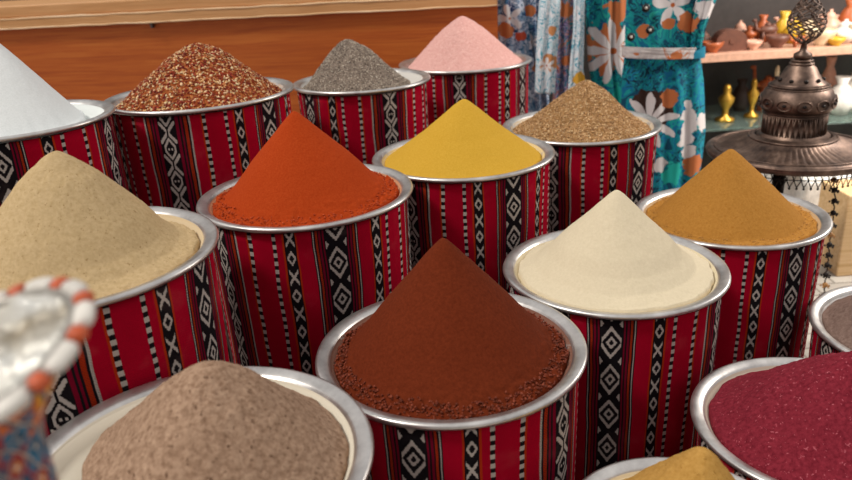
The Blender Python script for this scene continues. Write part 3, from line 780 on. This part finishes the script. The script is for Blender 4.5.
MB().tube([(0, 0, z7 - .004), (0, 0, z7 + .12)], .008, 8).build('finial_tip', BZD, ln)
# underside: inner skirt lattice, post, foot
mb = MB(); Rs = 70 * s
for i in range(72):
    a, b = 2 * PI * i / 72, 2 * PI * (i + 1) / 72; zt_, zl = -.022, -.078
    for (p, q) in ((a, b), (b, a)):
        mb.tube([(Rs * math.cos(p), Rs * math.sin(p), zt_ + .010), (Rs * math.cos((p + q) / 2), Rs * math.sin((p + q) / 2), (zt_ + zl) / 2), (Rs * math.cos(q), Rs * math.sin(q), zl)], .002, 4)
    mb.ball((Rs * math.cos(a), Rs * math.sin(a), zl - .004), .005, 0, 6, 4)
mb.tube([(Rs * math.cos(2 * PI * i / 72), Rs * math.sin(2 * PI * i / 72), -.05) for i in range(72)], .002, 4, closed=True)
mb.build('lattice_skirt', BZD, ln)
pp = atY(778, 185, LY - .0)
MB().lathe([(0, .045), (.024, .045), (.024, -LZ + .06), (.05, -LZ + .04), (.16, -LZ + .02), (.17, -LZ + .001), (0, -LZ + .001)], 24, c=(pp.x - LX, 0, 0)).build('post', BZD, ln)
MB().lathe([(0, .03), (.43 * Rf, .046), (.44 * Rf, .05), (0, .055)], 48).build('inner_plate', BZD, ln)
# bead chains hanging from the brim
gb = plain('amber_bead', '#a8763c', .3)
def chain(pxs, Ych, lab):
    pts = [atY(x, y, Ych) - ln.location for x, y in pxs]
    c = MB(); seg = []
    for a, b in zip(pts, pts[1:]):
        for q in range(10): seg.append(a.lerp(b, q / 10))
    seg.append(pts[-1]); c.tube([p + Vector((.003 * math.sin(i * 1.9), .003 * math.cos(i * 1.9), 0)) for i, p in enumerate(seg)], .0026, 6)
    ch = c.build('hanging_chain', BZD, ln)
    for i in range(0, len(seg), 4):
        p = seg[i]; big = (i // 4) % 5
        b = MB().lathe([(0, .012), (.008, .009), (.012, 0), (.008, -.007), (.0, -.009)], 10, c=p)
        for q in range(5): 
            a = 2 * PI * q / 5; b.ball((p.x + .016 * math.cos(a), p.y + .016 * math.sin(a), p.z - .004), .0045, 0, 6, 4)
        b.build('bead', gb if big == 1 else BZD, ch)
chain([(833, 170), (835, 195), (832, 225), (829, 250), (826, 275), (824, 300), (823, 330)], LY - Rs * .72, '')
chain([(716, 160), (713, 185), (716, 215), (714, 240)], LY - .05, '')

# ------------------------------------------------------------------ foil-topped vase in the front left corner
def foil_mat():
    t = NT('crumpled_foil'); o = t.coord('Object'); n = t.noise(o, 40, 5, .7, .8); m_ = t.noise(o, 14, 3)
    col = t.ramp(m_, [(.36, lin('#9c8f7c')), (.5, lin('#cfc9be')), (.66, lin('#e6e4df'))])
    t.bump(n, .8, .006); return t.fin(col, .28, .45)
def kilim_mat():
    t = NT('kilim_pattern'); U, V, _ = t.sep(t.coord('UV')); kn = t.noise(t.coord('Object'), 45, 2) - .5; U = U + kn * .05; V = V + kn * .08
    uu = (U * 11).frac(); vv = (V * 13).frac(); ci = ((U * 11).floor() * .37 + (V * 13).floor() * .61).frac()
    d = (uu - .5).abs() + (vv - .5).abs()
    pal = t.ramp(ci, [(0, lin('#1f4a66')), (.25, lin('#c8642c')), (.45, lin('#8e2630')), (.62, lin('#d99a2c')), (.8, lin('#27698a'))], 'CONSTANT')
    pal2 = t.ramp((ci + .4).frac(), [(0, lin('#b5402c')), (.3, lin('#1c2f4a')), (.55, lin('#e0b08a')), (.8, lin('#c97a2c'))], 'CONSTANT')
    col = t.mix(d < .46, lin('#cdb09a'), pal); col = t.mix(d < .22, col, pal2); col = t.mix(d < .09, col, lin('#e8dccb'))
    col = t.mix((d > .52).mn(d < .62), col, lin('#26405c')); col = t.mix(d > .62, col, pal)
    t.bump(t.noise(t.coord('Object'), 60, 3), .3, .001); return t.fin(col, .6)
VC = atY(-13, 357, .475)
tilt = Matrix.Rotation(math.radians(-15), 3, 'Y') @ Matrix.Rotation(math.radians(15), 3, 'X')
va = empty('foil_topped_vase', VC, 'patterned vase with a crumpled silver top and orange and white scalloped rim, front left corner', 'vase')
Rv = .0655
vs = []; fs = []; n, m = 96, 24
for i in range(n):
    a = 2 * PI * i / n
    for j in range(m + 1):
        r = Rv * j / m; x, y = r * math.cos(a), r * math.sin(a)
        z = .006 * (1 - (j / m) ** 2) + .005 * noise.noise(Vector((x * 60, y * 90, 0))) + .003 * noise.noise(Vector((x * 200, y * 160, 3)))
        vs.append(tilt @ Vector((x, y, z)))
    for j in range(m): fs.append((i * (m + 1) + j, ((i + 1) % n) * (m + 1) + j, ((i + 1) % n) * (m + 1) + j + 1, i * (m + 1) + j + 1))
MB().add(vs, fs).build('foil_top', foil_mat(), va)
WS, OS = plain('white_glazed_scallop', '#e6dfd6', .4), plain('orange_glazed_scallop', '#c9572a', .4)
NS = 22
mb = MB().lathe([(Rv - .004, -.006), (Rv + .006, -.006), (Rv + .007, .002), (Rv - .002, .004)], 64, close=True)
mb.v = [tuple(tilt @ Vector(v)) for v in mb.v]; rim = fixn(mb.build('rim', plain('grey_silver_band', '#a9a39b', .35, .5), va))
for i in range(NS):
    white = i % 2; a0 = 2 * PI * (i // 2) / (NS / 2) + (0 if white else -.19); a1 = a0 + ((2 * PI / (NS / 2) - .21) if white else .17)
    vs = []; K, Q = 12, 10
    for p in range(K + 1):
        t = p / K; a = a0 + (a1 - a0) * t; bul = max(.0, 1 - abs(2 * t - 1) ** 4) ** .5
        for q in range(Q):
            g = 2 * PI * q / Q; cr2 = .0030 + .0032 * bul
            rad = Rv + .0075 + (.0085 * bul + .0015) * math.cos(g) * (1.0 if math.cos(g) > 0 else .6)
            vs.append(tilt @ Vector((rad * math.cos(a), rad * math.sin(a), cr2 * math.sin(g))))
    fs = [(p * Q + q, p * Q + (q + 1) % Q, (p + 1) * Q + (q + 1) % Q, (p + 1) * Q + q) for p in range(K) for q in range(Q)]
    fs += [tuple(range(Q)), tuple(range(K * Q, K * Q + Q))]
    sc = fixn(MB().add(vs, fs).build('scallop', WS if white else OS, va))
    sc['label'] = 'white scallop' if white else 'orange scallop'
zs = .62 + (0) ; zb = .98 - VC.z
n, m = 64, 26; vs = []; fs = []; uv = []
for i in range(n + 1):
    a = 2 * PI * i / n
    for j in range(m + 1):
        q = j / m
        top = tilt @ Vector((Rv * .84 * math.cos(a), Rv * .84 * math.sin(a), -.004))
        rr = .029 - .002 * q + .010 * max(0, q - .7) / .3
        bot = Vector((rr * math.cos(a) - .008, rr * math.sin(a), zb * q))
        w_ = min(1, q / .24); w_ = w_ * w_ * (3 - 2 * w_)
        z = top.z * (1 - q) + zb * q
        vs.append((top.x * (1 - w_) + bot.x * w_, top.y * (1 - w_) + bot.y * w_, z))
for i in range(n):
    for j in range(m):
        fs.append((i * (m + 1) + j, i * (m + 1) + j + 1, (i + 1) * (m + 1) + j + 1, (i + 1) * (m + 1) + j))
        uv.append([(i / n, j / m * .9), (i / n, (j + 1) / m * .9), ((i + 1) / n, (j + 1) / m * .9), ((i + 1) / n, j / m * .9)])
mb = MB().add(vs, fs); mb.uv = uv; bd = mb.build('vase_body', kilim_mat(), va); sm_ = bd.modifiers.new('solid', 'SOLIDIFY'); sm_.thickness = .003
st = empty('vase_stand', (VC.x, VC.y, 0), 'small round table below the frame that carries the foil-topped vase', 'stand')
MB().lathe([(0, .955), (.085, .955), (.09, .96), (.09, .975), (.085, .98), (0, .98)], 40).build('table_top', W1, st)
MB().lathe([(0, .955), (.02, .955), (.016, .5), (.022, .06), (.09, .02), (.10, .0), (0, .0)], 24).build('pedestal', BZD, st)

rlo = fixn(rl.build('clothes_rail', TIN)); tag(rlo, 'metal clothes rail carrying the hanging garments', 'rail')

# ------------------------------------------------------------------ light
w = bpy.data.worlds.new('daylight'); scene.world = w; w.use_nodes = True; nt = w.node_tree
bg = nt.nodes['Background']; tc = nt.nodes.new('ShaderNodeTexCoord'); sx = nt.nodes.new('ShaderNodeSeparateXYZ'); rp = nt.nodes.new('ShaderNodeValToRGB')
nt.links.new(tc.outputs['Generated'], sx.inputs[0]); nt.links.new(sx.outputs[2], rp.inputs[0]); nt.links.new(rp.outputs[0], bg.inputs[0])
e = rp.color_ramp.elements; e[0].position = 0; e[0].color = (.42, .38, .36, 1); e[1].position = .55; e[1].color = (1, .99, .97, 1)
bg.inputs[1].default_value = .72
sl = bpy.data.lights.new('sun', 'SUN'); so = bpy.data.objects.new('sun', sl); COL.objects.link(so)
sl.energy = 1.9; sl.angle = math.radians(9); sl.color = (1, .95, .86)
d = Vector((-.62, -.25, .85)).normalized(); so.rotation_euler = d.to_track_quat('Z', 'Y').to_euler(); so.location = (-3, -2, 5)

al = bpy.data.lights.new('added_fill_light', 'AREA'); ao = bpy.data.objects.new('added_fill_light', al); COL.objects.link(ao)  # unseen fill light, added to brighten the area beneath the lantern
al.energy = 110; al.size = .8; al.color = (1, .93, .84); ao.location = (3.2, 3.1, 2.3)
ao.rotation_euler = (Vector((3.2, 3.1, 2.3)) - Vector((2.7, 4.0, .9))).to_track_quat('Z', 'Y').to_euler()

vs_ = scene.view_settings; vs_.view_transform = 'Standard'; vs_.look = 'None'; vs_.exposure = 0.0; vs_.gamma = 1; vs_.use_curve_mapping = False
